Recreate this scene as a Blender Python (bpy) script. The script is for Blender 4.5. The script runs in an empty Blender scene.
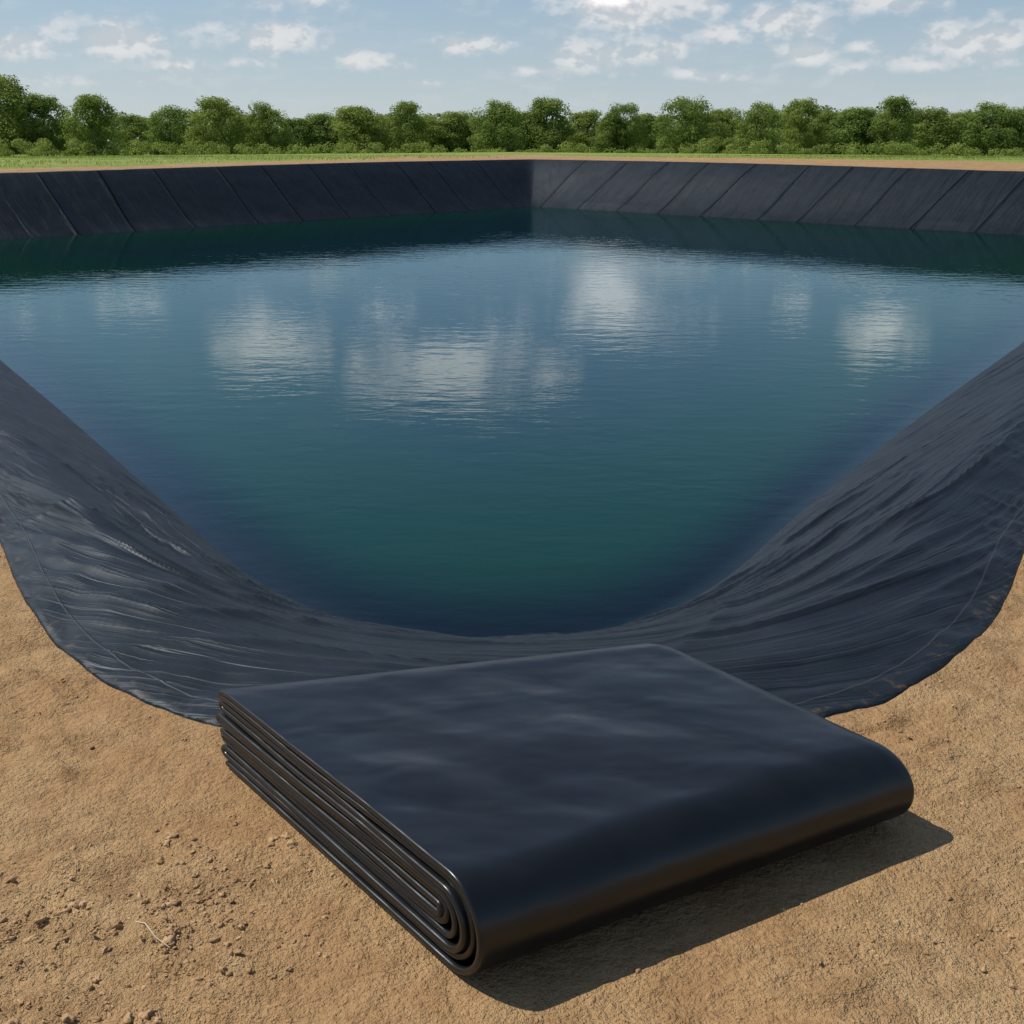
import bpy, math, random
import numpy as np
from mathutils import Vector, kdtree
random.seed(7); rng=np.random.default_rng(7)
scene=bpy.context.scene; col=scene.collection
scene.view_settings.view_transform='Standard'; scene.view_settings.look='None'; scene.view_settings.exposure=0
# ---------------------------------------------------------------- camera
F=1200.0; H=2.0; P=math.atan((512-140)/F); SP,CP=math.sin(P),math.cos(P)
cd=bpy.data.cameras.new("camera"); cam=bpy.data.objects.new("camera",cd); col.objects.link(cam)
cd.sensor_width=36; cd.lens=36*F/1024; cd.clip_end=6000; cd.clip_start=0.05
cam.location=(0,0,H); cam.rotation_euler=(math.pi/2-P,0,0); scene.camera=cam
def ray(u,v):
    x=(u-512)/F; y=(512-v)/F
    return np.array([x, CP+y*SP, y*CP-SP])
def unproj(u,v,z):
    d=ray(u,v); t=(z-H)/d[2]; return (d[0]*t, d[1]*t)
# ---------------------------------------------------------------- noise
_perm=rng.permutation(4096)
_val=rng.uniform(-1,1,4096)
def vn(x,y,seed=0):
    x=np.asarray(x,float)+seed*17.3; y=np.asarray(y,float)+seed*9.1
    xi=np.floor(x).astype(int); yi=np.floor(y).astype(int); fx=x-xi; fy=y-yi
    fx=fx*fx*fx*(fx*(fx*6-15)+10); fy=fy*fy*fy*(fy*(fy*6-15)+10)
    def h(a,b): return _val[(_perm[(a)&4095]+b*131)&4095]
    return (h(xi,yi)*(1-fx)+h(xi+1,yi)*fx)*(1-fy)+(h(xi,yi+1)*(1-fx)+h(xi+1,yi+1)*fx)*fy
def fbm(x,y,o=4,seed=0,g=.5):
    s=0;a=1
    for i in range(o):
        s=s+a*vn(x*2**i,y*2**i,seed+i*3); a*=g
    return s
def sst(a,b,x):
    t=np.clip((x-a)/(b-a),0,1); return t*t*(3-2*t)
# ---------------------------------------------------------------- helpers
def mk(name,verts,faces,mat=None,smooth=True,parent=None):
    me=bpy.data.meshes.new(name)
    verts=np.asarray(verts,dtype=np.float32); 
    if isinstance(faces,np.ndarray):
        n,k=faces.shape
        me.vertices.add(len(verts)); me.vertices.foreach_set("co",verts.ravel())
        me.loops.add(n*k); me.loops.foreach_set("vertex_index",faces.astype(np.int32).ravel())
        me.polygons.add(n); me.polygons.foreach_set("loop_start",np.arange(0,n*k,k,dtype=np.int32))
        me.polygons.foreach_set("loop_total",np.full(n,k,dtype=np.int32))
        me.update(calc_edges=True); me.validate()
    else:
        me.from_pydata([tuple(v) for v in verts],[],faces)
    me.polygons.foreach_set("use_smooth",[smooth]*len(me.polygons))
    if mat: me.materials.append(mat)
    ob=bpy.data.objects.new(name,me); col.objects.link(ob)
    if parent: ob.parent=parent
    return ob
def gridfaces(nc,nr,closed):
    c=np.arange(nc if closed else nc-1); r=np.arange(nr-1)
    C,R=np.meshgrid(c,r,indexing='ij'); C2=(C+1)%nc
    return np.stack([C*nr+R,C*nr+R+1,C2*nr+R+1,C2*nr+R],-1).reshape(-1,4)
def fattr(ob,name,arr):
    a=ob.data.attributes.new(name,'FLOAT','POINT'); a.data.foreach_set("value",np.asarray(arr,dtype=np.float32).ravel())
def vattr(ob,name,arr):
    a=ob.data.attributes.new(name,'FLOAT_VECTOR','POINT'); a.data.foreach_set("vector",np.asarray(arr,dtype=np.float32).ravel())
class NT:
    def __init__(s,nt): s.nt=nt; s.N=nt.nodes; s.L=nt.links
    def n(s,t,**k):
        nd=s.N.new(t)
        for a,b in k.items(): setattr(nd,a,b)
        return nd
    def set(s,sock,v):
        if isinstance(v,bpy.types.NodeSocket): s.L.new(v,sock)
        else: sock.default_value=v
    def m(s,op,a,b=None,c=None,clamp=False):
        nd=s.n('ShaderNodeMath',operation=op,use_clamp=clamp); s.set(nd.inputs[0],a)
        if b is not None: s.set(nd.inputs[1],b)
        if c is not None: s.set(nd.inputs[2],c)
        return nd.outputs[0]
    def vm(s,op,a,b=None):
        nd=s.n('ShaderNodeVectorMath',operation=op); s.set(nd.inputs[0],a)
        if b is not None: s.set(nd.inputs[1],b)
        return nd.outputs['Value'] if op=='LENGTH' else nd.outputs[0]
    def noise(s,vec,scale,detail=4,rough=.5,dist=0):
        nd=s.n('ShaderNodeTexNoise'); s.set(nd.inputs['Vector'],vec); nd.inputs['Scale'].default_value=scale
        nd.inputs['Detail'].default_value=detail; nd.inputs['Roughness'].default_value=rough; nd.inputs['Distortion'].default_value=dist
        return nd.outputs['Fac']
    def mixc(s,f,a,b):
        nd=s.n('ShaderNodeMix',data_type='RGBA'); s.set(nd.inputs[0],f); s.set(nd.inputs[6],a); s.set(nd.inputs[7],b); return nd.outputs[2]
    def mr(s,v,a,b,c=0,d=1,smooth=True):
        nd=s.n('ShaderNodeMapRange'); 
        if smooth: nd.interpolation_type='SMOOTHSTEP'
        s.set(nd.inputs[0],v); nd.inputs[1].default_value=a; nd.inputs[2].default_value=b; nd.inputs[3].default_value=c; nd.inputs[4].default_value=d
        return nd.outputs[0]
    def bump(s,h,strength,dist,normal=None):
        nd=s.n('ShaderNodeBump'); s.set(nd.inputs['Height'],h); nd.inputs['Strength'].default_value=strength; nd.inputs['Distance'].default_value=dist
        if normal is not None: s.set(nd.inputs['Normal'],normal)
        return nd.outputs[0]
    def attr(s,name,vec=False):
        nd=s.n('ShaderNodeAttribute',attribute_name=name); return nd.outputs['Vector'] if vec else nd.outputs['Fac']
def mat(name):
    m=bpy.data.materials.new(name); m.use_nodes=True; t=NT(m.node_tree); b=t.N['Principled BSDF']; return m,t,b
def c4(r,g,b): return (r,g,b,1)
# ---------------------------------------------------------------- materials
mg,t,b=mat("dirt")
pos=t.n('ShaderNodeNewGeometry').outputs['Position']
n1=t.noise(pos,1.3,4,.6); n2=t.noise(pos,6,5,.65); n3=t.noise(pos,60,3,.7)
c=t.mixc(t.mr(n1,.32,.68),c4(.375,.215,.095),c4(.56,.36,.172))
c=t.mixc(t.mr(n2,.42,.66,0,.6),c,c4(.315,.176,.076))
c=t.mixc(t.mr(n3,.52,.75,0,.4),c,c4(.60,.41,.22))
c=t.mixc(t.mr(n3,.45,.28,0,.55),c,c4(.20,.11,.048))
g=t.attr("grass"); gn=t.noise(pos,.35,3,.6)
gm=t.mr(t.m('ADD',g,t.m('MULTIPLY',t.m('SUBTRACT',gn,.5),6.0)),-.6,.6)
gc=t.mixc(t.mr(t.noise(pos,.12,4,.6),.35,.65),c4(.20,.28,.045),c4(.30,.33,.085))
c=t.mixc(gm,c,gc)
t.set(b.inputs['Base Color'],c); b.inputs['Roughness'].default_value=.95; b.inputs['Specular IOR Level'].default_value=.15
rough=t.mr(n1,.35,.62,.3,1.3)
h=t.m('ADD',t.m('MULTIPLY',t.noise(pos,12,5,.72),2.0),t.m('MULTIPLY',t.m('MULTIPLY',t.noise(pos,60,3,.75),1.0),rough))
t.set(b.inputs['Normal'],t.bump(h,1.0,.021))
mc,t,b=mat("clod"); pos=t.n('ShaderNodeNewGeometry').outputs['Position']
t.set(b.inputs['Base Color'],t.mixc(t.mr(t.noise(pos,30,4),.3,.7),c4(.34,.197,.09),c4(.54,.35,.175))); b.inputs['Roughness'].default_value=.95
t.set(b.inputs['Normal'],t.bump(t.noise(pos,150,3,.7),.6,.005))
# liner
ml,t,b=mat("liner_membrane")
us=t.attr("us",True); fw=t.attr("farw")
pos=t.n('ShaderNodeNewGeometry').outputs['Position']
sep=t.n('ShaderNodeSeparateXYZ'); t.L.new(us,sep.inputs[0]); U,S=sep.outputs[0],sep.outputs[1]
wr=t.attr("wrk",True)
a2=t.noise(t.vm('MULTIPLY',wr,(1.5,15,0)),1,3,.55,.35)
crease=t.m('POWER',t.m('SUBTRACT',1,t.m('MINIMUM',1,t.m('MULTIPLY',t.m('ABSOLUTE',t.m('SUBTRACT',a2,.5)),7.0))),2.0)
along2=t.m('ADD',t.m('MULTIPLY',a2,.6),t.m('MULTIPLY',crease,.12))
down=t.noise(t.vm('MULTIPLY',us,(2.2,.35,0)),1,5,.6,.5)
uj=t.m('ADD',t.m('ADD',U,t.m('MULTIPLY',S,.12)),t.m('MULTIPLY',t.noise(t.vm('MULTIPLY',us,(.33,0,0)),1,0),2.0))
seam=t.m('ABSOLUTE',t.m('SUBTRACT',t.m('FRACT',t.m('DIVIDE',uj,2.1)),.5))
sm=t.m('MULTIPLY',t.mr(seam,.485,.492),fw)
smw=t.m('MULTIPLY',t.mr(seam,.43,.495),fw)
mixh=t.n('ShaderNodeMix',data_type='FLOAT'); t.set(mixh.inputs[0],fw); t.set(mixh.inputs[2],t.m('MULTIPLY',along2,.6)); t.set(mixh.inputs[3],t.m('MULTIPLY',down,2.3))
hem=t.mr(t.m('ABSOLUTE',t.m('SUBTRACT',t.attr("rimd"),.12)),.002,.007,1,0)
hem=t.m('MULTIPLY',hem,t.m('SUBTRACT',1,fw))
hh=t.m('ADD',mixh.outputs[0],t.m('MULTIPLY',hem,.06))
hh=t.m('ADD',hh,t.m('MULTIPLY',smw,.6))
hh=t.m('ADD',hh,t.m('MULTIPLY',t.noise(pos,45,2,.6),.02))
t.set(b.inputs['Normal'],t.bump(hh,.75,.05))
bc=t.mixc(t.mr(t.noise(pos,2.2,4,.6),.3,.7),c4(.006,.0085,.011),c4(.011,.015,.019))
bc=t.mixc(t.m('MULTIPLY',fw,.25),bc,c4(.002,.005,.007))
bc=t.mixc(t.m('MULTIPLY',sm,.8),bc,c4(.001,.001,.001))
bc=t.mixc(t.m('MULTIPLY',hem,.30),bc,c4(.07,.07,.07))
dn=t.mr(t.noise(pos,14,4,.7),.5,.8)
bc=t.mixc(t.m('MULTIPLY',t.mr(t.attr("rimd"),.0,.14,.45,0.02),dn),bc,c4(.28,.18,.10))
t.set(b.inputs['Base Color'],bc)
b.inputs['Specular Tint'].default_value=c4(.78,.90,1.0)
t.set(b.inputs['Roughness'],t.mr(t.noise(pos,5,3,.6),.3,.7,.47,.56,False))
t.set(b.inputs['Specular IOR Level'],t.m('MULTIPLY',t.mr(fw,0,1,.30,.16,False),t.m('SUBTRACT',1,t.m('MULTIPLY',sm,.8))))
# folded liner
mf,t,b=mat("folded_membrane"); pos=t.n('ShaderNodeNewGeometry').outputs['Position']
b.inputs['Specular IOR Level'].default_value=.52
b.inputs['Specular Tint'].default_value=c4(.93,.97,1.0)
nn=t.noise(pos,4,4,.6)
t.set(b.inputs['Base Color'],t.mixc(t.mr(nn,.35,.7),c4(.006,.0066,.0066),c4(.0095,.0102,.0102)))
t.set(b.inputs['Roughness'],t.mr(t.noise(t.vm('MULTIPLY',pos,(1,1.6,1)),4,5,.62),.32,.68,.27,.38,False))
hb=t.m('ADD',t.m('MULTIPLY',t.noise(t.vm('MULTIPLY',pos,(1,1.5,1)),3.4,2,.42,.2),1.0),t.m('MULTIPLY',t.noise(pos,60,3,.7),.014))
t.set(b.inputs['Normal'],t.bump(hb,.36,.035))
# water
mw,t,b=mat("water"); t.N.remove(b); pos=t.n('ShaderNodeNewGeometry').outputs['Position']
mp=t.n('ShaderNodeMapping'); t.L.new(pos,mp.inputs[0]); mp.inputs['Scale'].default_value=(1,1.9,1); mp.inputs['Rotation'].default_value=(0,0,.12)
w1=t.noise(mp.outputs[0],1.7,2,.5,.3); w2=t.noise(mp.outputs[0],6,2,.5,.3)
amp=t.mr(t.noise(pos,.3,2,.5),.35,.65,.6,1.2)
hw=t.m('MULTIPLY',t.m('ADD',w1,t.m('MULTIPLY',w2,.30)),amp)
nb=t.bump(hw,1.0,.0038)
dp=t.attr("depth")
tr=t.n('ShaderNodeBsdfTransparent'); t.set(tr.inputs[0],t.mixc(t.mr(dp,0,.5),c4(.95,.99,.97),c4(.4,.8,.68)))
df=t.n('ShaderNodeBsdfDiffuse'); t.set(df.inputs[0],t.mixc(t.mr(dp,.7,2.0),c4(.0003,.030,.012),c4(.0005,.020,.023)))
opac=t.mr(dp,.05,.55,.0,1)
m1=t.n('ShaderNodeMixShader'); t.set(m1.inputs[0],opac); t.L.new(tr.outputs[0],m1.inputs[1]); t.L.new(df.outputs[0],m1.inputs[2])
gl=t.n('ShaderNodeBsdfGlossy'); gl.inputs['Roughness'].default_value=.01; gl.inputs['Color'].default_value=c4(.60,.76,.84); t.set(gl.inputs['Normal'],nb)
fr=t.n('ShaderNodeFresnel'); fr.inputs['IOR'].default_value=1.33; t.set(fr.inputs['Normal'],nb)
m2=t.n('ShaderNodeMixShader'); t.set(m2.inputs[0],fr.outputs[0]); t.L.new(m1.outputs[0],m2.inputs[1]); t.L.new(gl.outputs[0],m2.inputs[2])
t.L.new(m2.outputs[0],t.N['Material Output'].inputs[0])
# foliage
def foliage(name,a,bb,cc,tf=.45):
    m,t,b=mat(name); t.N.remove(b)
    oi=t.n('ShaderNodeObjectInfo').outputs['Random']
    v=t.attr("tone")
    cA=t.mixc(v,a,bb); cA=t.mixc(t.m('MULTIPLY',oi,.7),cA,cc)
    d=t.n('ShaderNodeBsdfDiffuse'); t.set(d.inputs[0],cA); tl=t.n('ShaderNodeBsdfTranslucent'); t.set(tl.inputs[0],cA)
    mx=t.n('ShaderNodeMixShader'); mx.inputs[0].default_value=tf; t.L.new(d.outputs[0],mx.inputs[1]); t.L.new(tl.outputs[0],mx.inputs[2])
    t.L.new(mx.outputs[0],t.N['Material Output'].inputs[0]); return m
mleaf=foliage("leaves",c4(.11,.17,.045),c4(.34,.43,.105),c4(.32,.37,.09))
mwood=foliage("wood_leaves",c4(.18,.24,.10),c4(.31,.38,.15),c4(.22,.28,.1))
mgrs=foliage("grass_blades",c4(.24,.32,.06),c4(.36,.41,.12),c4(.26,.31,.07))
mb,t,b=mat("bark"); pos=t.n('ShaderNodeNewGeometry').outputs['Position']
t.set(b.inputs['Base Color'],t.mixc(t.noise(pos,3,4),c4(.04,.028,.018),c4(.12,.09,.06))); b.inputs['Roughness'].default_value=.9
# ---------------------------------------------------------------- pond outline
ZW=-.6
left_img=[(0,360),(60,410),(130,472),(200,534),(250,578),(300,611),(370,636),(440,645),(500,647),(560,644),(620,634),(670,613),(730,577),(800,512),(870,456),(940,402),(1024,342)]
wp=[unproj(u,v,ZW) for u,v in left_img]
CORN=(.80,50.8)
poly=wp+[(16.6,32.9),CORN,(-16.3,31.4)]
poly=np.array(poly)
def resample(pl,step):
    q=np.vstack([pl,pl[:1]]); d=np.r_[0,np.cumsum(np.hypot(*np.diff(q,axis=0).T))]
    s=np.arange(0,d[-1],step); return np.stack([np.interp(s,d,q[:,0]),np.interp(s,d,q[:,1])],1)
W=resample(poly,.02)
def gsm(a,sig,step=.02):
    k=np.arange(-int(4*sig/step),int(4*sig/step)+1)*step; g=np.exp(-k*k/2/sig/sig); g/=g.sum(); n=len(k)//2
    p=np.concatenate([a[-n:],a,a[:n]]); 
    return np.stack([np.convolve(p[:,i],g,'valid') for i in range(a.shape[1])],1)
W=gsm(W,.28)
T=np.roll(W,-1,0)-np.roll(W,1,0); T/=np.linalg.norm(T,axis=1)[:,None]
Nn=np.stack([T[:,1],-T[:,0]],1)
if (Nn*(W-W.mean(0))).sum()<0: Nn=-Nn
Nn=gsm(Nn,.35); Nn/=np.linalg.norm(Nn,axis=1)[:,None]
arc=np.arange(len(W))*.02
rimimg_l=[(0,528),(30,592),(70,648),(120,692),(180,728),(222,752)]
rimimg_r=[(815,737),(850,726),(900,698),(960,648),(1000,594),(1024,538)]
rl=[unproj(u,v,0) for u,v in rimimg_l]; rr=[unproj(u,v,0) for u,v in rimimg_r]
ext_l=[(rl[0][0]-.56*k,rl[0][1]+.82*k) for k in (14,1.5)]; ext_r=[(rr[-1][0]+.55*k,rr[-1][1]+.83*k) for k in (1.5,14)]
rim=np.array(ext_l+rl+[(-.5,3.62),(0,3.60),(.55,3.66)]+rr+ext_r)
off=np.full(len(W),np.nan)
A=rim[:-1]; D=rim[1:]-rim[:-1]
for i in range(0,len(W)):
    if W[i,1]>15: continue
    p=W[i]; n=Nn[i]
    den=n[0]*D[:,1]-n[1]*D[:,0]; w=A-p
    with np.errstate(all='ignore'):
        tt_=(w[:,0]*D[:,1]-w[:,1]*D[:,0])/den; ss_=(w[:,0]*n[1]-w[:,1]*n[0])/den
    ok=(tt_>.3)&(ss_>=0)&(ss_<=1)
    if ok.any(): off[i]=tt_[ok].min()
off=np.where(np.isnan(off),np.where(W[:,1]<22,1.7,3.0),off)
off=np.clip(off,1.1,3.2)
off=gsm(off[:,None],.3)[:,0]; big=gsm(off[:,None],1.5)[:,0]; wfar=sst(12,22,W[:,1]); off=off*(1-wfar)+big*wfar
def en(a,b_):
    d=np.array(b_)-np.array(a); d/=np.linalg.norm(d); n=np.array([d[1],-d[0]])
    return n if n@(np.array(a)-np.array([0,27.]))>0 else -n
NR=en((16.6,32.9),CORN); NL=en(CORN,(-16.3,31.4))
farc=np.hypot(W[:,0]-CORN[0],W[:,1]-CORN[1])<4
mit=1/np.maximum(np.maximum(Nn@NR,Nn@NL),.6)
idx=[];i=0
while i<len(W):
    idx.append(i); y=W[i,1]; i+=1 if y<8.2 else (2 if (y<16.5 or farc[i]) else 8)
idx=np.array(idx); Wc=W[idx]; Nc=Nn[idx].copy(); oc=off[idx]; ac=arc[idx]
Nc[farc[idx]]*=mit[idx][farc[idx]][:,None]
nc=len(idx); u0=arc[W[:,1].argmin()]
zr=(1.02+.16*sst(30,48,Wc[:,1]))*sst(12,24,Wc[:,1])
farw=sst(15,24,Wc[:,1]); cen=np.exp(-((Wc[:,0]-.1)/1.1)**2)*(Wc[:,1]<12)
near=np.array([-.070,2.435]); right=np.array([1.20,3.165]); left=np.array([-.975,3.60]); back=np.array([.545,4.07])
def slabdist(x,y):
    pts=[near,right,back,left]; d=-1e9
    for a,b_ in zip(pts,pts[1:]+pts[:1]):
        L=np.hypot(*(b_-a)); d=np.maximum(d,-((b_[0]-a[0])*(y-a[1])-(b_[1]-a[1])*(x-a[0]))/L)
    return d
def groundnoise(x,y,fine=True):
    sd_=slabdist(x,y); m=sst(-.02,.16,sd_); m2=sst(.1,.5,sd_)
    a=.016*fbm(x*1.6,y*1.6,3,1)*m2+.010*fbm(x*6,y*6,3,5)*m2
    patch=.25+sst(-.1,.6,fbm(x*1.3+3,y*1.3,3,11)+.7*sst(-.5,-1.2,x)*sst(3.4,2.6,y)+.4*sst(1.0,1.4,x)*sst(3.1,2.5,y))
    if fine: a=a+patch*((.019*np.clip(fbm(x*12,y*12,3,21,.65),0,2)**1.2)*(.25*m+.75*m2)+.006*np.clip(fbm(x*30,y*30,2,31),-.3,2)*m)
    return a
near_g=lambda x,y,f=True: groundnoise(x,y,f)*sst(60,12,np.hypot(x,y))
# ---- liner mesh
ks=np.r_[np.linspace(1,.12,10),np.linspace(.1,.004,16)]
ts=np.r_[np.linspace(0,.985,150),[1.0,1.003,1.006]]
cx=np.array([.3,27.0])
nrk=len(ks); nrt=len(ts)
wob=.006*vn(ac*1.2,ac*0,3)
dirc=cx-Wc; dl=np.linalg.norm(dirc,axis=1)
pk=Wc[:,None,:]+dirc[:,None,:]*ks[None,:,None]
dk=dl[:,None]*ks[None,:]
zk=ZW-2.2*(1-np.exp(-.42*dk/2.2))
oo=(oc+wob*(1-farw))
S_=ts[None,:]*oo[:,None]
pt=Wc[:,None,:]+Nc[:,None,:]*S_[:,:,None]
prof=np.sin(np.pi/2*np.clip(ts/.8,0,1))**1.08
proff=np.clip(ts/.84,0,1)*.8+sst(.0,.86,ts)*.2
pr=prof[None,:]*(1-farw[:,None])+proff[None,:]*farw[:,None]
zt=ZW+(zr[:,None]-ZW)*pr
side=(1-cen[:,None])*(1-farw[:,None])
zt=zt+side*.11*np.exp(-((ts[None,:]-.70)/.16)**2)
Ua=ac[:,None]+0*S_; du=np.abs(Ua-u0)
sw=S_+.09*vn(Ua*.6,S_*.8,40)-.17*np.clip(du,0,14)+.02*vn(Ua*2.2,S_*2,41)
foldz=np.exp(-((du-2.0)/1.5)**2)
def ridge(v,p=2.2): return (1-np.abs(v))**p
cr=ridge(np.clip(fbm(Ua*.45,sw*3.2,2,50)*1.2,-1,1),3.0)
cr2=ridge(np.clip(fbm(Ua*.6,sw*6.5,2,60)*1.3,-1,1),3.2)
cr3=ridge(np.clip(fbm(Ua*.8,sw*12,2,63)*1.3,-1,1),3.0)
am=.6+.4*sst(-.3,.5,vn(Ua*.6,S_*1.5,66)); am3=.55+.45*sst(-.2,.5,vn(Ua*.8+9,S_*2,67))
dwn=ridge(np.clip(fbm(Ua*2.2+S_*1.1,S_*.8,2,83)*1.2,-1,1),3.2)*np.exp(-(du/3.0)**2)
farther=1/(1+(du/6)**2*.6)
wr=.019*cr*(1+1.2*foldz)+.015*cr2*am*(1+.8*foldz)*farther+.0085*cr3*am3*farther+.008*fbm(Ua*.9,S_*1.6,2,77)+.030*dwn*(.35+.65*ts[None,:])
wr2=.030*fbm(Ua*.8+.3*vn(Ua,S_,71),S_*.3,2,70)+.009*ridge(np.clip(fbm(Ua*1.8,S_*.35,2,75)*1.2,-1,1),2.0)
env=np.clip(ts/.12,0,1)[None,:]*np.clip((1-ts)/.14,0,1)[None,:]
envf=np.clip(ts/.12,0,1)[None,:]*np.clip((.86-ts)/.25,0,1)[None,:]
slabfade=1-.6*cen[:,None]*sst(.6,.8,ts)[None,:]
zt=zt+env*(wr*(1-farw[:,None])*slabfade)+envf*wr2*farw[:,None]
base=near_g(pt[:,:,0],pt[:,:,1],False)
zt=zt+base*sst(.75,1,ts)[None,:]+.010*sst(.7,.9,ts)[None,:]
zt[:,-2]-=.007; zt[:,-1]-=.03
zc=np.concatenate([zk,zt],1); pc=np.concatenate([pk,pt],1)
verts=np.concatenate([pc,zc[:,:,None]],2).reshape(-1,3)
liner=mk("pond_liner",verts,gridfaces(nc,nrk+nrt,True),ml)
Sfull=np.concatenate([-dk,S_],1); Uf=ac[:,None]+0*Sfull
vattr(liner,"us",np.stack([Uf,Sfull,0*Uf],-1)); fattr(liner,"farw",farw[:,None]+0*Uf)
swf=np.concatenate([-dk-.17*np.clip(np.abs(ac[:,None]-u0)+0*dk,0,14),sw],1)
vattr(liner,"wrk",np.stack([Uf,swf,0*Uf],-1))
fattr(liner,"rimd",oo[:,None]-Sfull)
liner["label"]="wrinkled black plastic liner covering the banks of the reservoir"; liner["category"]="pond liner"
# ---- ground
es=np.r_[np.arange(-.45,2.7,.016),2.7*1.16**np.arange(1,49)]
dz=es[None,:]+oc[:,None]; pg=Wc[:,None,:]+Nc[:,None,:]*dz[:,:,None]
zg=zr[:,None]+(-.4-zr[:,None])*np.clip((es[None,:]-9)/140,0,1)
gA=near_g(pg[:,:,0],pg[:,:,1]); gB=near_g(pg[:,:,0],pg[:,:,1],False); kf=sst(.0,.14,es)[None,:]
zg=zg+gA*kf+gB*(1-kf)
under=np.clip(-es/.1,0,1)[None,:]; zg=zg-.03*under-.12*np.clip((-es-.1)/.35,0,1)[None,:]
far_un=.06*fbm(pg[:,:,0]*.12,pg[:,:,1]*.12,3,90)*sst(3,15,es)[None,:]*farw[:,None]; zg+=far_un
ground=mk("ground",np.concatenate([pg,zg[:,:,None]],2).reshape(-1,3),gridfaces(nc,len(es),True),mg)
gw=np.where(Wc[:,0]<0,4.5,12.0); gw=gw*farw+(1-farw)*28
fattr(ground,"grass",es[None,:]-gw[:,None]); ground["kind"]="structure"; ground["label"]="dry tan dirt ground turning to green grass field"
# ---- water
kw=np.r_[np.linspace(1,.1,14),np.linspace(.09,.0,30)]
pw=Wc[:,None,:]+dirc[:,None,:]*kw[None,:,None]+Nc[:,None,:]*.02*(kw[None,:,None]<.001)
dw=dl[:,None]*kw[None,:]; depth=2.2*(1-np.exp(-.42*dw/2.2))
water=mk("water",np.concatenate([pw,np.full(pw.shape[:2]+(1,),ZW)],2).reshape(-1,3),gridfaces(nc,len(kw),True),mw)
fattr(water,"depth",depth); water["kind"]="structure"; water["label"]="calm blue green pond water reflecting clouds"
for o in (liner,ground,water):
    me=o.data; n=np.empty(len(me.polygons)*3,dtype=np.float32); me.polygons.foreach_get("normal",n)
    if n.reshape(-1,3)[:,2].mean()<0: me.flip_normals()
# ---------------------------------------------------------------- folded liner
N=6; HT=.290; pitch=HT/(2*N); th=pitch*.84; L0=1.40; R=HT/2
path=[]
def wobz(q,k): return .0016*math.sin(q*4.3+k*1.7)+.0012*math.sin(q*9.7+k*2.9)
jit=[0,.0008,-.0006,.0008,-.0005,.0004]
lefts=[L0-.036,L0-.028,L0-.024,L0-.028,L0-.020,L0-.022]
for i in range(N):
    r=R-pitch*(i+.5)+jit[i]
    ctr=R+.012*i+.010*math.sin(i*2.1)
    lx=lefts[i]
    qs=np.linspace(lx,ctr,60)
    def dip(q): return (-.007*max(0,(q-(lx-.06))/.06)**2 if i==0 else (-.003*max(0,(q-(lx-.06))/.06)**2 if i==1 else 0))
    top=[(q,R+r+dip(q)+ (wobz(q,i) if i else 0)*min(1,(q-ctr)/.2)) for q in qs]
    cap=[(ctr-r*math.sin(a)*1.0,R+r*math.cos(a)) for a in np.linspace(0,math.pi,30)[1:-1]]
    bot=[(q,R-r+ (wobz(q,i+9) if i else 0)*min(1,(q-ctr)/.2)) for q in qs[::-1]]
    seq=top+cap+bot
    if i%2==0: seq=seq[::-1]
    path.append(seq)
full=[]
for i,seq in enumerate(path):
    if full:
        p0=full[-1]; p1=seq[0]; cz=(p0[1]+p1[1])/2; rr_=abs(p0[1]-p1[1])/2; sg_=1 if p0[1]>p1[1] else -1
        for a in np.linspace(0,math.pi,14)[1:-1]:
            w_=(1-math.cos(a))/2
            full.append((p0[0]*(1-w_)+p1[0]*w_+rr_*1.7*math.sin(a),cz+sg_*rr_*math.cos(a)))
    full+=seq
full=np.array(full)
tg=np.gradient(full,axis=0); tg/=np.linalg.norm(tg,axis=1)[:,None]+1e-9; nm=np.stack([-tg[:,1],tg[:,0]],1)
m=len(full)
ne=90
el=[0,.0015,.004,.008,.013]; e_m=np.r_[el,np.linspace(.035,1.385,ne),[1.407,1.412,1.416,1.4185,1.42]]
thk=np.r_[[.42,.72,.90,.98,1.0],np.ones(ne),[1.0,.98,.90,.72,.42]]
e_m=e_m/1.42
rings=[]
seqp=np.arange(m)/m
layer_off=.009*vn(seqp*26,seqp*0,200)
layer_off=np.convolve(np.pad(layer_off,8,'edge'),np.ones(17)/17,'valid')
for e,tk in zip(e_m,thk):
    nl=near+(right-near)*e; bl=left+(back-left)*e
    dv=bl-nl; Lr=np.linalg.norm(dv); dv/=Lr; ev=(right-near)/np.linalg.norm(right-near)
    ctrz=1-.12*e
    for sgn in (1,-1):
        q=full[:,0]+nm[:,0]*th/2*tk*sgn; z=full[:,1]+nm[:,1]*th/2*tk*sgn
        q2=np.where(q<R,q,R+(q-R)*(Lr-R)/(L0-R))
        xy=nl[None,:]+dv[None,:]*q2[:,None]+ev[None,:]*(layer_off[:,None]*(1-2*e))
        x,y=xy[:,0],xy[:,1]
        hz=z/HT; bk=np.clip((Lr-q2)/.35,0,1); ek=sst(0,.12,e)*sst(1,.85,e)
        dent=(.008*fbm(x*1.8,y*1.8,2,300)+.004*fbm(x*4+y*2,y*5,2,310))*hz**2*np.clip(q/.15,0,1)*(.03+.97*bk)*(.15+.85*ek)
        sq=-.006*hz*sst(.2,1.0,q2/Lr)
        sag=-.014*hz**2*np.clip((e-.955)/.045,0,1)**2
        rings.append(np.stack([xy[:,0],xy[:,1],z*ctrz+dent+sag+sq],1))
rings=np.array(rings)
K=len(e_m); vs=rings.reshape(-1,3)
def vid(k,s,i): return (k*2+s)*m+i
I=np.arange(m-1); fc=[]
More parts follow.
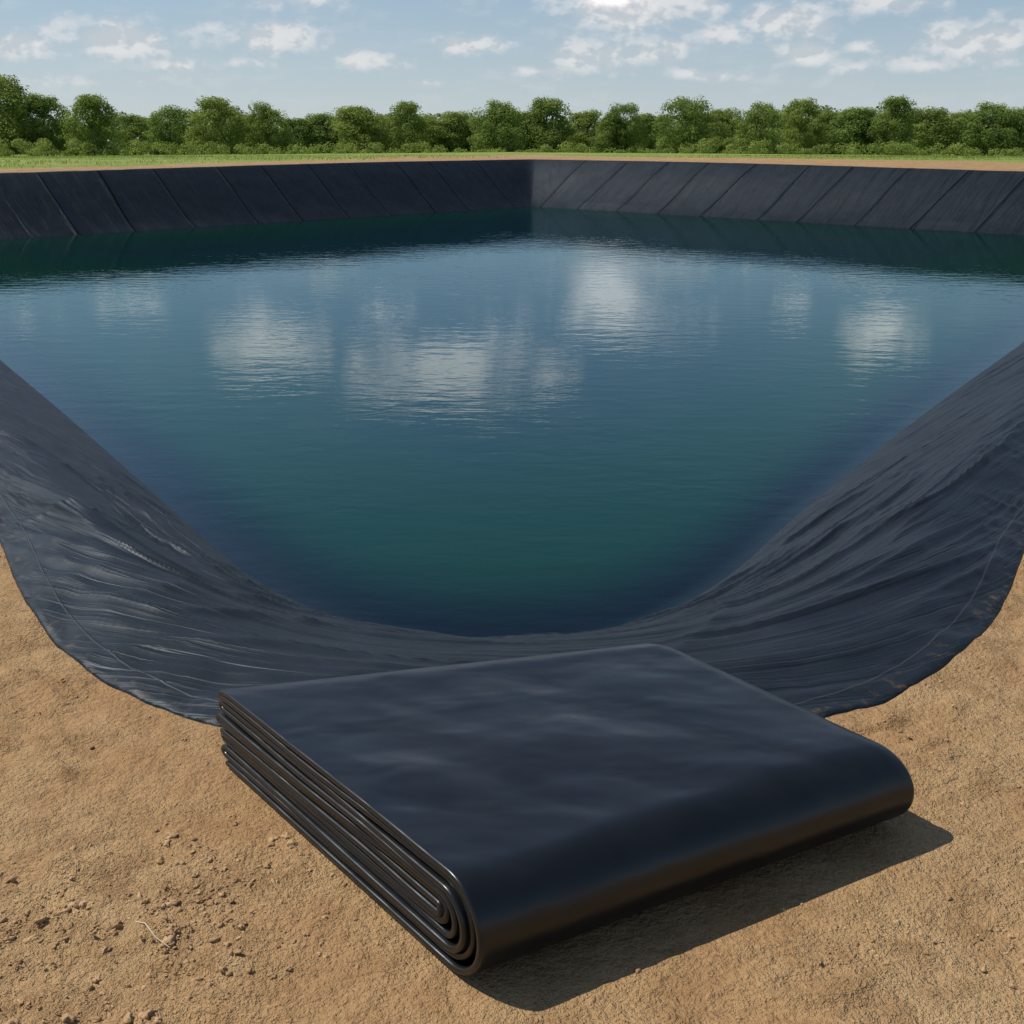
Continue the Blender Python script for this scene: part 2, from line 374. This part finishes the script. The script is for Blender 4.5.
for k in range(K-1):
    fc.append(np.stack([vid(k,0,I),vid(k+1,0,I),vid(k+1,0,I+1),vid(k,0,I+1)],1))
    fc.append(np.stack([vid(k,1,I),vid(k,1,I+1),vid(k+1,1,I+1),vid(k+1,1,I)],1))
    for i_,fl in ((0,0),(m-1,1)):
        q=[vid(k,0,i_),vid(k,1,i_),vid(k+1,1,i_),vid(k+1,0,i_)]
        fc.append(np.array([q if fl==0 else q[::-1]]))
fc.append(np.stack([vid(0,0,I),vid(0,0,I+1),vid(0,1,I+1),vid(0,1,I)],1))
fc.append(np.stack([vid(K-1,0,I),vid(K-1,1,I),vid(K-1,1,I+1),vid(K-1,0,I+1)],1))
fc=np.concatenate(fc)
vs=vs+np.array([0,0,.006])
fold=mk("folded_liner",vs,fc,mf)
fold["label"]="thick folded stack of glossy black liner lying on dirt"; fold["category"]="folded plastic sheet"
# ---------------------------------------------------------------- clods
import bmesh
def blob(r,seed,sub):
    rg=random.Random(seed)
    bm=bmesh.new(); bmesh.ops.create_icosphere(bm,subdivisions=sub,radius=r)
    s=(rg.uniform(.8,1.3),rg.uniform(.7,1.1),rg.uniform(.5,.8))
    vv=[]
    for v in bm.verts:
        n=v.co.normalized(); k=1+.6*float(vn(n.x*1.7+seed,n.y*1.7+n.z*1.3,seed%7))+.35*float(vn(n.x*4+n.z*3,n.y*4+seed,3))
        vv.append((v.co.x*s[0]*k,v.co.y*s[1]*k,v.co.z*s[2]*k))
    ff=[[q.index for q in f.verts] for f in bm.faces]; bm.free(); return np.array(vv),np.array(ff)
protoS=[blob(.0075,i,1) for i in range(8)]; protoL=[blob(.0075,i+20,3) for i in range(12)]
nb_=420000; X=rng.uniform(-2.9,2.9,nb_); Y=rng.uniform(2.0,6.0,nb_)
dens=.06+1.0*sst(-.35,-1.0,X)*sst(3.3,2.5,Y)+.5*sst(.7,1.1,X)*sst(2.9,2.3,Y)
dens=dens*(sst(-.3,.6,fbm(X*2.3,Y*2.3,3,7))+.16)
ok=(rng.uniform(0,1,nb_)<dens)&(Y<np.interp(X,rim[1:-1,0],rim[1:-1,1])-.04)&(np.abs(X)<Y*.50+.2)&(slabdist(X,Y)>.02)
X=X[ok];Y=Y[ok];gz=groundnoise(X,Y)
CV=[];CF=[];o=0;cnt=0
for x,y,z in zip(X,Y,gz):
    if cnt>=45000: break
    lf=x<-.4 and y<3.2
    sc=min(1.7 if (lf and random.random()<.4) else .9,.15*random.paretovariate(1.6 if lf else 1.75)); bv,bf=random.choice(protoL if sc>.7 else protoS)
    a=random.uniform(0,6.28); ca,sa=math.cos(a),math.sin(a)
    q=bv*sc; q=np.stack([q[:,0]*ca-q[:,1]*sa+x,q[:,0]*sa+q[:,1]*ca+y,q[:,2]+z-.0006*sc],1)
    CV.append(q); CF.append(bf+o); o+=len(q); cnt+=1
cl=mk("dirt_clods",np.concatenate(CV),np.concatenate(CF),mc,smooth=True); cl["kind"]="stuff"; cl["label"]="small crumbly clods and pebbles scattered over dry dirt"; cl["category"]="dirt clods"
# twig
def tube(pts,rad,seg=6):
    V=[];Fc=[]
    pts=[Vector(p) for p in pts]
    for i,p in enumerate(pts):
        d=(pts[min(i+1,len(pts)-1)]-pts[max(i-1,0)]).normalized(); a=d.cross(Vector((0.13,.31,1))).normalized(); b_=d.cross(a)
        for k in range(seg):
            an=2*math.pi*k/seg; V.append(p+(a*math.cos(an)+b_*math.sin(an))*rad[i])
    for i in range(len(pts)-1):
        for k in range(seg): Fc.append((i*seg+k,i*seg+(k+1)%seg,(i+1)*seg+(k+1)%seg,(i+1)*seg+k))
    return V,Fc
mt,t,b=mat("dry_straw"); b.inputs['Base Color'].default_value=c4(.62,.49,.33); b.inputs['Roughness'].default_value=.8
tw=[unproj(136,926,.0),unproj(146,934,0),unproj(156,941,0),unproj(170,951,0)]
V_,F_=tube([(x,y,float(groundnoise(np.array(x),np.array(y)))+.008) for x,y in tw],[.0014,.002,.0018,.001])
tg_=mk("twig",V_,F_,mt); tg_["label"]="thin dry straw twig lying on the dirt"; tg_["category"]="twig"
# ---------------------------------------------------------------- vegetation
def leafcloud(cent,rad,nl,size,rg,shell=.55):
    k=len(cent); idx=np.repeat(np.arange(k),nl); n=len(idx)
    d=rg.normal(size=(n,3)); d/=np.linalg.norm(d,axis=1)[:,None]
    r=rg.uniform(shell**3,1.3,n)**(1/3)
    c=cent[idx]+d*r[:,None]*rad[idx]
    nr=d+rg.normal(size=(n,3))*.45+np.array([0,0,.35]); nr/=np.linalg.norm(nr,axis=1)[:,None]
    a=np.cross(nr,rg.normal(size=(n,3))); a/=np.linalg.norm(a,axis=1)[:,None]; b_=np.cross(nr,a)
    s=size*rg.uniform(.55,1.3,n)[:,None]
    v=np.stack([c-a*s,c-b_*s*.62,c+a*s,c+b_*s*.62],1).reshape(-1,3)
    f=np.arange(n*4).reshape(n,4)
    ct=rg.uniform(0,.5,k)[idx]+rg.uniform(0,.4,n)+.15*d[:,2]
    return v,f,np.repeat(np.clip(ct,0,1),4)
def make_tree(seed,kind):
    rg=np.random.default_rng(seed); Ht=10.; cents=[];rads=[]
    wd=rg.uniform(3.7,4.7); nclump=rg.integers(88,108); b0=rg.uniform(.3,.9)
    lean=rg.normal(size=2)*.5
    for i in range(nclump):
        h=rg.uniform(0,1)**.9
        if kind==0: env=wd*(math.sin(math.pi*min(1,(h*.68+.2)))**.5)
        elif kind==1: env=wd*1.0*(math.sin(math.pi*min(1,(h*.76+.17)))**.7)
        else: env=wd*1.1*(math.sin(math.pi*min(1,(h*.60+.26)))**.6)
        a=rg.uniform(0,2*math.pi); rr=env*rg.uniform(.05,1)**.55*.9*(1+.12*math.sin(3*a+seed)*h)
        s=rg.uniform(.6,1.25)*(1.1-.15*h)
        z=b0+h*(Ht-b0-1.2)+.3-.06*rr*rr*h
        cents.append((rr*math.cos(a)+lean[0]*h,rr*math.sin(a)+lean[1]*h,z)); rads.append((s*1.2,s*1.2,s*.9))
    for j in range(5):
        cents.append((lean[0]+rg.normal()*1.1,lean[1]+rg.normal()*1.1,Ht-1.1-rg.uniform(0,.9))); rads.append((1.1,1.1,.95))
    v,f,tone=leafcloud(np.array(cents),np.array(rads),130,.16,rg)
    me=mk("crown_src",v,f,mleaf,smooth=False); fattr(me,"tone",tone)
    TV=[];TF=[]
    def add(pts,rad):
        a,b_=tube(pts,rad,7); o=len(TV); TV.extend(a); TF.extend([tuple(q+o for q in ff) for ff in b_])
    add([(0,0,-.3),(.05,0,1.2),(.1*lean[0],.1,3),(lean[0]*.4,lean[1]*.4,5.5),(lean[0]*.8,lean[1]*.8,8.3)],[.3,.22,.18,.11,.03])
    for j in range(9):
        c=cents[rg.integers(0,len(cents))]; z0=min(c[2]*.55,5)+.3
        add([(lean[0]*.2,lean[1]*.2,z0),(c[0]*.5,c[1]*.5,(z0+c[2])/2+.1),(c[0]*.95,c[1]*.95,c[2])],[.1,.07,.02])
    tr=mk("trunk_src",TV,TF,mb)
    a,b_=me.data,tr.data; bpy.data.objects.remove(me); bpy.data.objects.remove(tr); return a,b_
variants=[make_tree(100+i,i%3) for i in range(10)]
def terr(x,y):
    d=y-50
    return 1.15+(-.4-1.15)*max(0,min(1,(d-9)/140))
rt=random.Random(5)
tl=[(6,72),(45,91),(92,92),(75,122),(135,113),(170,103),(215,95),(250,112),(268,99),(297,116),(320,112),(342,117),(365,104),(388,114),(410,99),(432,113),(455,110),(477,115),(497,97),(520,108),(545,96),(587,108),(606,114),(626,101),(652,112),(682,94),(705,112),(725,106),(757,99),(778,110),(800,97),(826,110),(848,105),(870,112),(890,94),(912,109),(930,106),(958,110),(985,99),(1018,104),
    (-45,95),(-95,104),(-150,96),(-210,100),(1065,97),(1110,105),(1165,98),(1220,102)]
for i,(u,v) in enumerate(tl):
    D_=rt.uniform(182,198) if v<106 else rt.uniform(196,208)
    d=ray(u,140); X_=d[0]/d[1]*D_; z0=terr(X_,D_)
    dt=ray(u,v); top=H+dt[2]/dt[1]*D_; hgt=top-z0
    e=bpy.data.objects.new("tree",None); col.objects.link(e); e.location=(X_,D_,z0); s=hgt/10.0; sx=s*rt.uniform(.85,1.2)*(1.35 if v>102 else 1.05)
    e.scale=(sx,sx,s); e.rotation_euler=(0,0,rt.uniform(0,6.28)); e.empty_display_size=1
    cm,tm=variants[(i*3+1)%10]
    for nm_,md in (("trunk",tm),("crown",cm)):
        o_=bpy.data.objects.new(nm_,md); col.objects.link(o_); o_.parent=e
    e["category"]="tree"; e["group"]="trees lining the far field"
    e["label"]="tall dark green leafy tree at the field edge" if v<93 else ("small bushy green tree at the field edge" if v>105 else "round crowned green leafy tree at the field edge")
def mass(name,n,y0,y1,hmin,hmax,rmin,rmax,nl,size,m,lab,seed,xr=112):
    rg=np.random.default_rng(seed); C=[];Rd=[]
    for i in range(n):
        x=-xr+2*xr*(i+rg.uniform(-.5,.5))/n; y=rg.uniform(y0,y1); hh=hmin+(hmax-hmin)*(.5+.5*float(vn(np.array(x*.09),np.array(0.),seed)))*rg.uniform(.75,1.1)
        z0=terr(x,y)
        k=max(1,int(hh/(rmin*1.3)))
        for j in range(k):
            r=rg.uniform(rmin,rmax); C.append((x+rg.normal()*.8,y+rg.normal(),z0+(j+.35)*hh/k*.9)); Rd.append((r*1.25,r,r*.85))
    v,f,tone=leafcloud(np.array(C),np.array(Rd),nl,size,rg); o_=mk(name,v,f,m,smooth=False); fattr(o_,"tone",tone)
    o_["kind"]="stuff"; o_["label"]=lab; o_["category"]=name.replace("_"," "); return o_
mass("shrubs",170,172,181,.8,2.9,.6,1.1,150,.15,mleaf,"low green bushes growing along the field edge",41)
mass("woodland",190,212,236,5.8,9.2,1.3,2.3,160,.34,mwood,"distant mass of green woodland behind the trees",42,xr=125)
# grass tufts
rg=np.random.default_rng(77); n=30000
x=rg.uniform(-75,75,n); y=36+rg.uniform(0,1,n)**1.2*132
Wl=resample(poly,.5)
kd=kdtree.KDTree(len(Wl)); 
for i,p in enumerate(Wl): kd.insert((p[0],p[1],0),i)
kd.balance()
keep=[];zz=[]
for i in range(n):
    co,ix,ds=kd.find((x[i],y[i],0))
    p=Wl[ix]; out=(x[i]-cx[0])**2+(y[i]-cx[1])**2>(p[0]-cx[0])**2+(p[1]-cx[1])**2
    lim=3+(4.9 if x[i]<0 else 12.5)+2*float(vn(np.array(x[i]*.3),np.array(y[i]*.3),5))
    if out and ds>lim and (y[i]>28):
        keep.append(i); e_=ds-3; zr_=1.02+.16*float(sst(30,48,p[1])); zz.append(zr_+(-.4-zr_)*min(1,max(0,(e_-9)/140)))
keep=np.array(keep); x=x[keep];y=y[keep];z=np.array(zz); n=len(keep)
rep=3; x=np.repeat(x,rep)+rg.normal(size=n*rep)*.15; y=np.repeat(y,rep)+rg.normal(size=n*rep)*.15; z=np.repeat(z,rep); n*=rep
a=rg.uniform(0,6.28,n); hh=rg.uniform(.03,.11,n)*(1+.8*(y>90)); wd=hh*.35; lx=rg.normal(size=n)*.08; ly=rg.normal(size=n)*.08
v=np.stack([np.stack([x-np.cos(a)*wd,y-np.sin(a)*wd,z-.08],1),np.stack([x+np.cos(a)*wd,y+np.sin(a)*wd,z-.08],1),np.stack([x+lx,y+ly,z+hh],1)],1).reshape(-1,3)
gr=mk("grass",v,np.arange(n*3).reshape(n,3),mgrs,smooth=False); fattr(gr,"tone",np.repeat(rg.uniform(0,1,n),3))
gr["kind"]="stuff"; gr["label"]="low green and straw coloured grass behind the bank"; gr["category"]="grass"
# ---------------------------------------------------------------- light & sky
to_sun=Vector((-.93,.30,0)).normalized(); EL=math.radians(53)
sv=Vector((to_sun.x*math.cos(EL),to_sun.y*math.cos(EL),math.sin(EL)))
sd=bpy.data.lights.new("sun",'SUN'); so=bpy.data.objects.new("sun",sd); col.objects.link(so)
sd.energy=3.9; sd.angle=math.radians(.5); sd.color=(1,.965,.91); so.rotation_euler=sv.to_track_quat('Z','Y').to_euler(); so.location=(-10,5,20)
wld=bpy.data.worlds.new("World"); scene.world=wld; wld.use_nodes=True; t=NT(wld.node_tree); bg=t.N['Background']
sky=t.n('ShaderNodeTexSky',sky_type='NISHITA'); sky.sun_disc=False; sky.sun_elevation=EL; sky.sun_rotation=math.atan2(sv.x,sv.y)
sky.dust_density=.3; sky.air_density=1.0; sky.ozone_density=1.5
gen=t.n('ShaderNodeTexCoord').outputs['Generated']; sx=t.n('ShaderNodeSeparateXYZ'); t.L.new(gen,sx.inputs[0])
az=t.m('ARCTAN2',sx.outputs[0],sx.outputs[1]); elv=t.m('ARCSINE',sx.outputs[2])
cb=t.n('ShaderNodeCombineXYZ'); t.L.new(az,cb.inputs[0]); t.L.new(elv,cb.inputs[1]); AE=cb.outputs[0]
def azel(u,v,refl=False):
    d=ray(u,v); z=-d[2] if refl else d[2]
    return math.atan2(d[0],d[1]), math.atan2(z,math.hypot(d[0],d[1]))
cl=[(118,38,52,17,1.3),(15,45,32,13,1.15),(275,38,50,14,1.3),(178,66,36,11,1.0),(470,44,44,11,1.05),(372,62,40,11,1.05),(300,-2,56,11,1.15),(635,8,68,16,1.4),(598,54,34,16,1.35),(662,50,30,13,1.15),(722,36,34,12,1.2),(790,20,44,15,1.35),(798,54,30,12,1.2),(855,68,26,10,1.1),(890,2,46,11,1.15),(985,40,44,17,1.35),(925,66,40,11,1.05),(540,72,56,8,.85),(700,74,66,8,.85),(100,82,66,8,.8),(250,64,36,8,.85),(430,84,46,7,.7),(860,48,22,8,.85)]
rc=[(272,340,58,28,1.2),(448,368,90,30,1.35),(620,302,64,28,1.25),(880,326,40,24,1.2),(135,300,48,14,.95),(30,312,36,16,.9),(380,312,56,12,.7),(520,318,64,13,.7),(780,302,48,12,.75)]
def mask(lst,rf):
    mx=None
    for (u,v,w,h_,k) in lst:
        a_,e_=azel(u,v,rf)
        d2=t.n('ShaderNodeVectorMath',operation='MULTIPLY_ADD'); t.L.new(AE,d2.inputs[0]); d2.inputs[1].default_value=(F/w,F/h_,0); d2.inputs[2].default_value=(-a_*F/w,-e_*F/h_,0)
        val=t.m('MULTIPLY_ADD',t.vm('LENGTH',d2.outputs[0]),-.85,k)
        mx=val if mx is None else t.m('MAXIMUM',mx,val)
    return t.m('MAXIMUM',mx,-1.0)
sc=t.vm('MULTIPLY',AE,(1,1.5,1))
nz=t.noise(sc,36,5,.54,.1); nzl=t.noise(t.vm('ADD',sc,(.004,-.008,0)),36,3,.54,.1)
nzr=t.noise(sc,20,5,.62,.1)
dlow=t.mr(t.m('ADD',mask(cl,False),t.m('MULTIPLY',t.m('SUBTRACT',nz,.5),2.2)),.0,1.1)
dhigh=t.mr(t.m('ADD',mask(rc,True),t.m('MULTIPLY',t.m('SUBTRACT',nzr,.5),3.4)),.05,1.15)
hi=t.mr(t.noise(t.vm('MULTIPLY',AE,(1,1.6,1)),4.5,4,.6),.56,.72); hi=t.m('MULTIPLY',hi,t.mr(elv,.28,1.2,0,.7))
wisp=t.m('MULTIPLY',t.mr(t.noise(t.vm('MULTIPLY',AE,(1,4,1)),9,4,.65),.42,.75),.3)
dens=t.m('MAXIMUM',t.m('MAXIMUM',dlow,hi),t.m('MULTIPLY',wisp,t.m('MULTIPLY',t.mr(elv,-.01,.03),t.mr(elv,.12,.3,1,0))))
shade=t.mr(t.m('SUBTRACT',nz,nzl),-.06,.08)
cc=t.mixc(shade,c4(5.5,5.9,6.3),c4(7.7,7.7,7.7))
lowf=t.mr(elv,.0,.30,.72,.0)
skm=t.mixc(lowf,sky.outputs[0],t.mixc(t.mr(elv,-.01,.11,0,1,False),c4(5.2,6.15,6.9),c4(2.8,3.95,5.5)))
skc=t.mixc(t.m('MULTIPLY',dens,.84),skm,cc)
skc=t.mixc(t.m('MULTIPLY',dhigh,.9),skc,c4(15.5,13.4,12.4))
t.L.new(skc,bg.inputs[0]); bg.inputs[1].default_value=.10
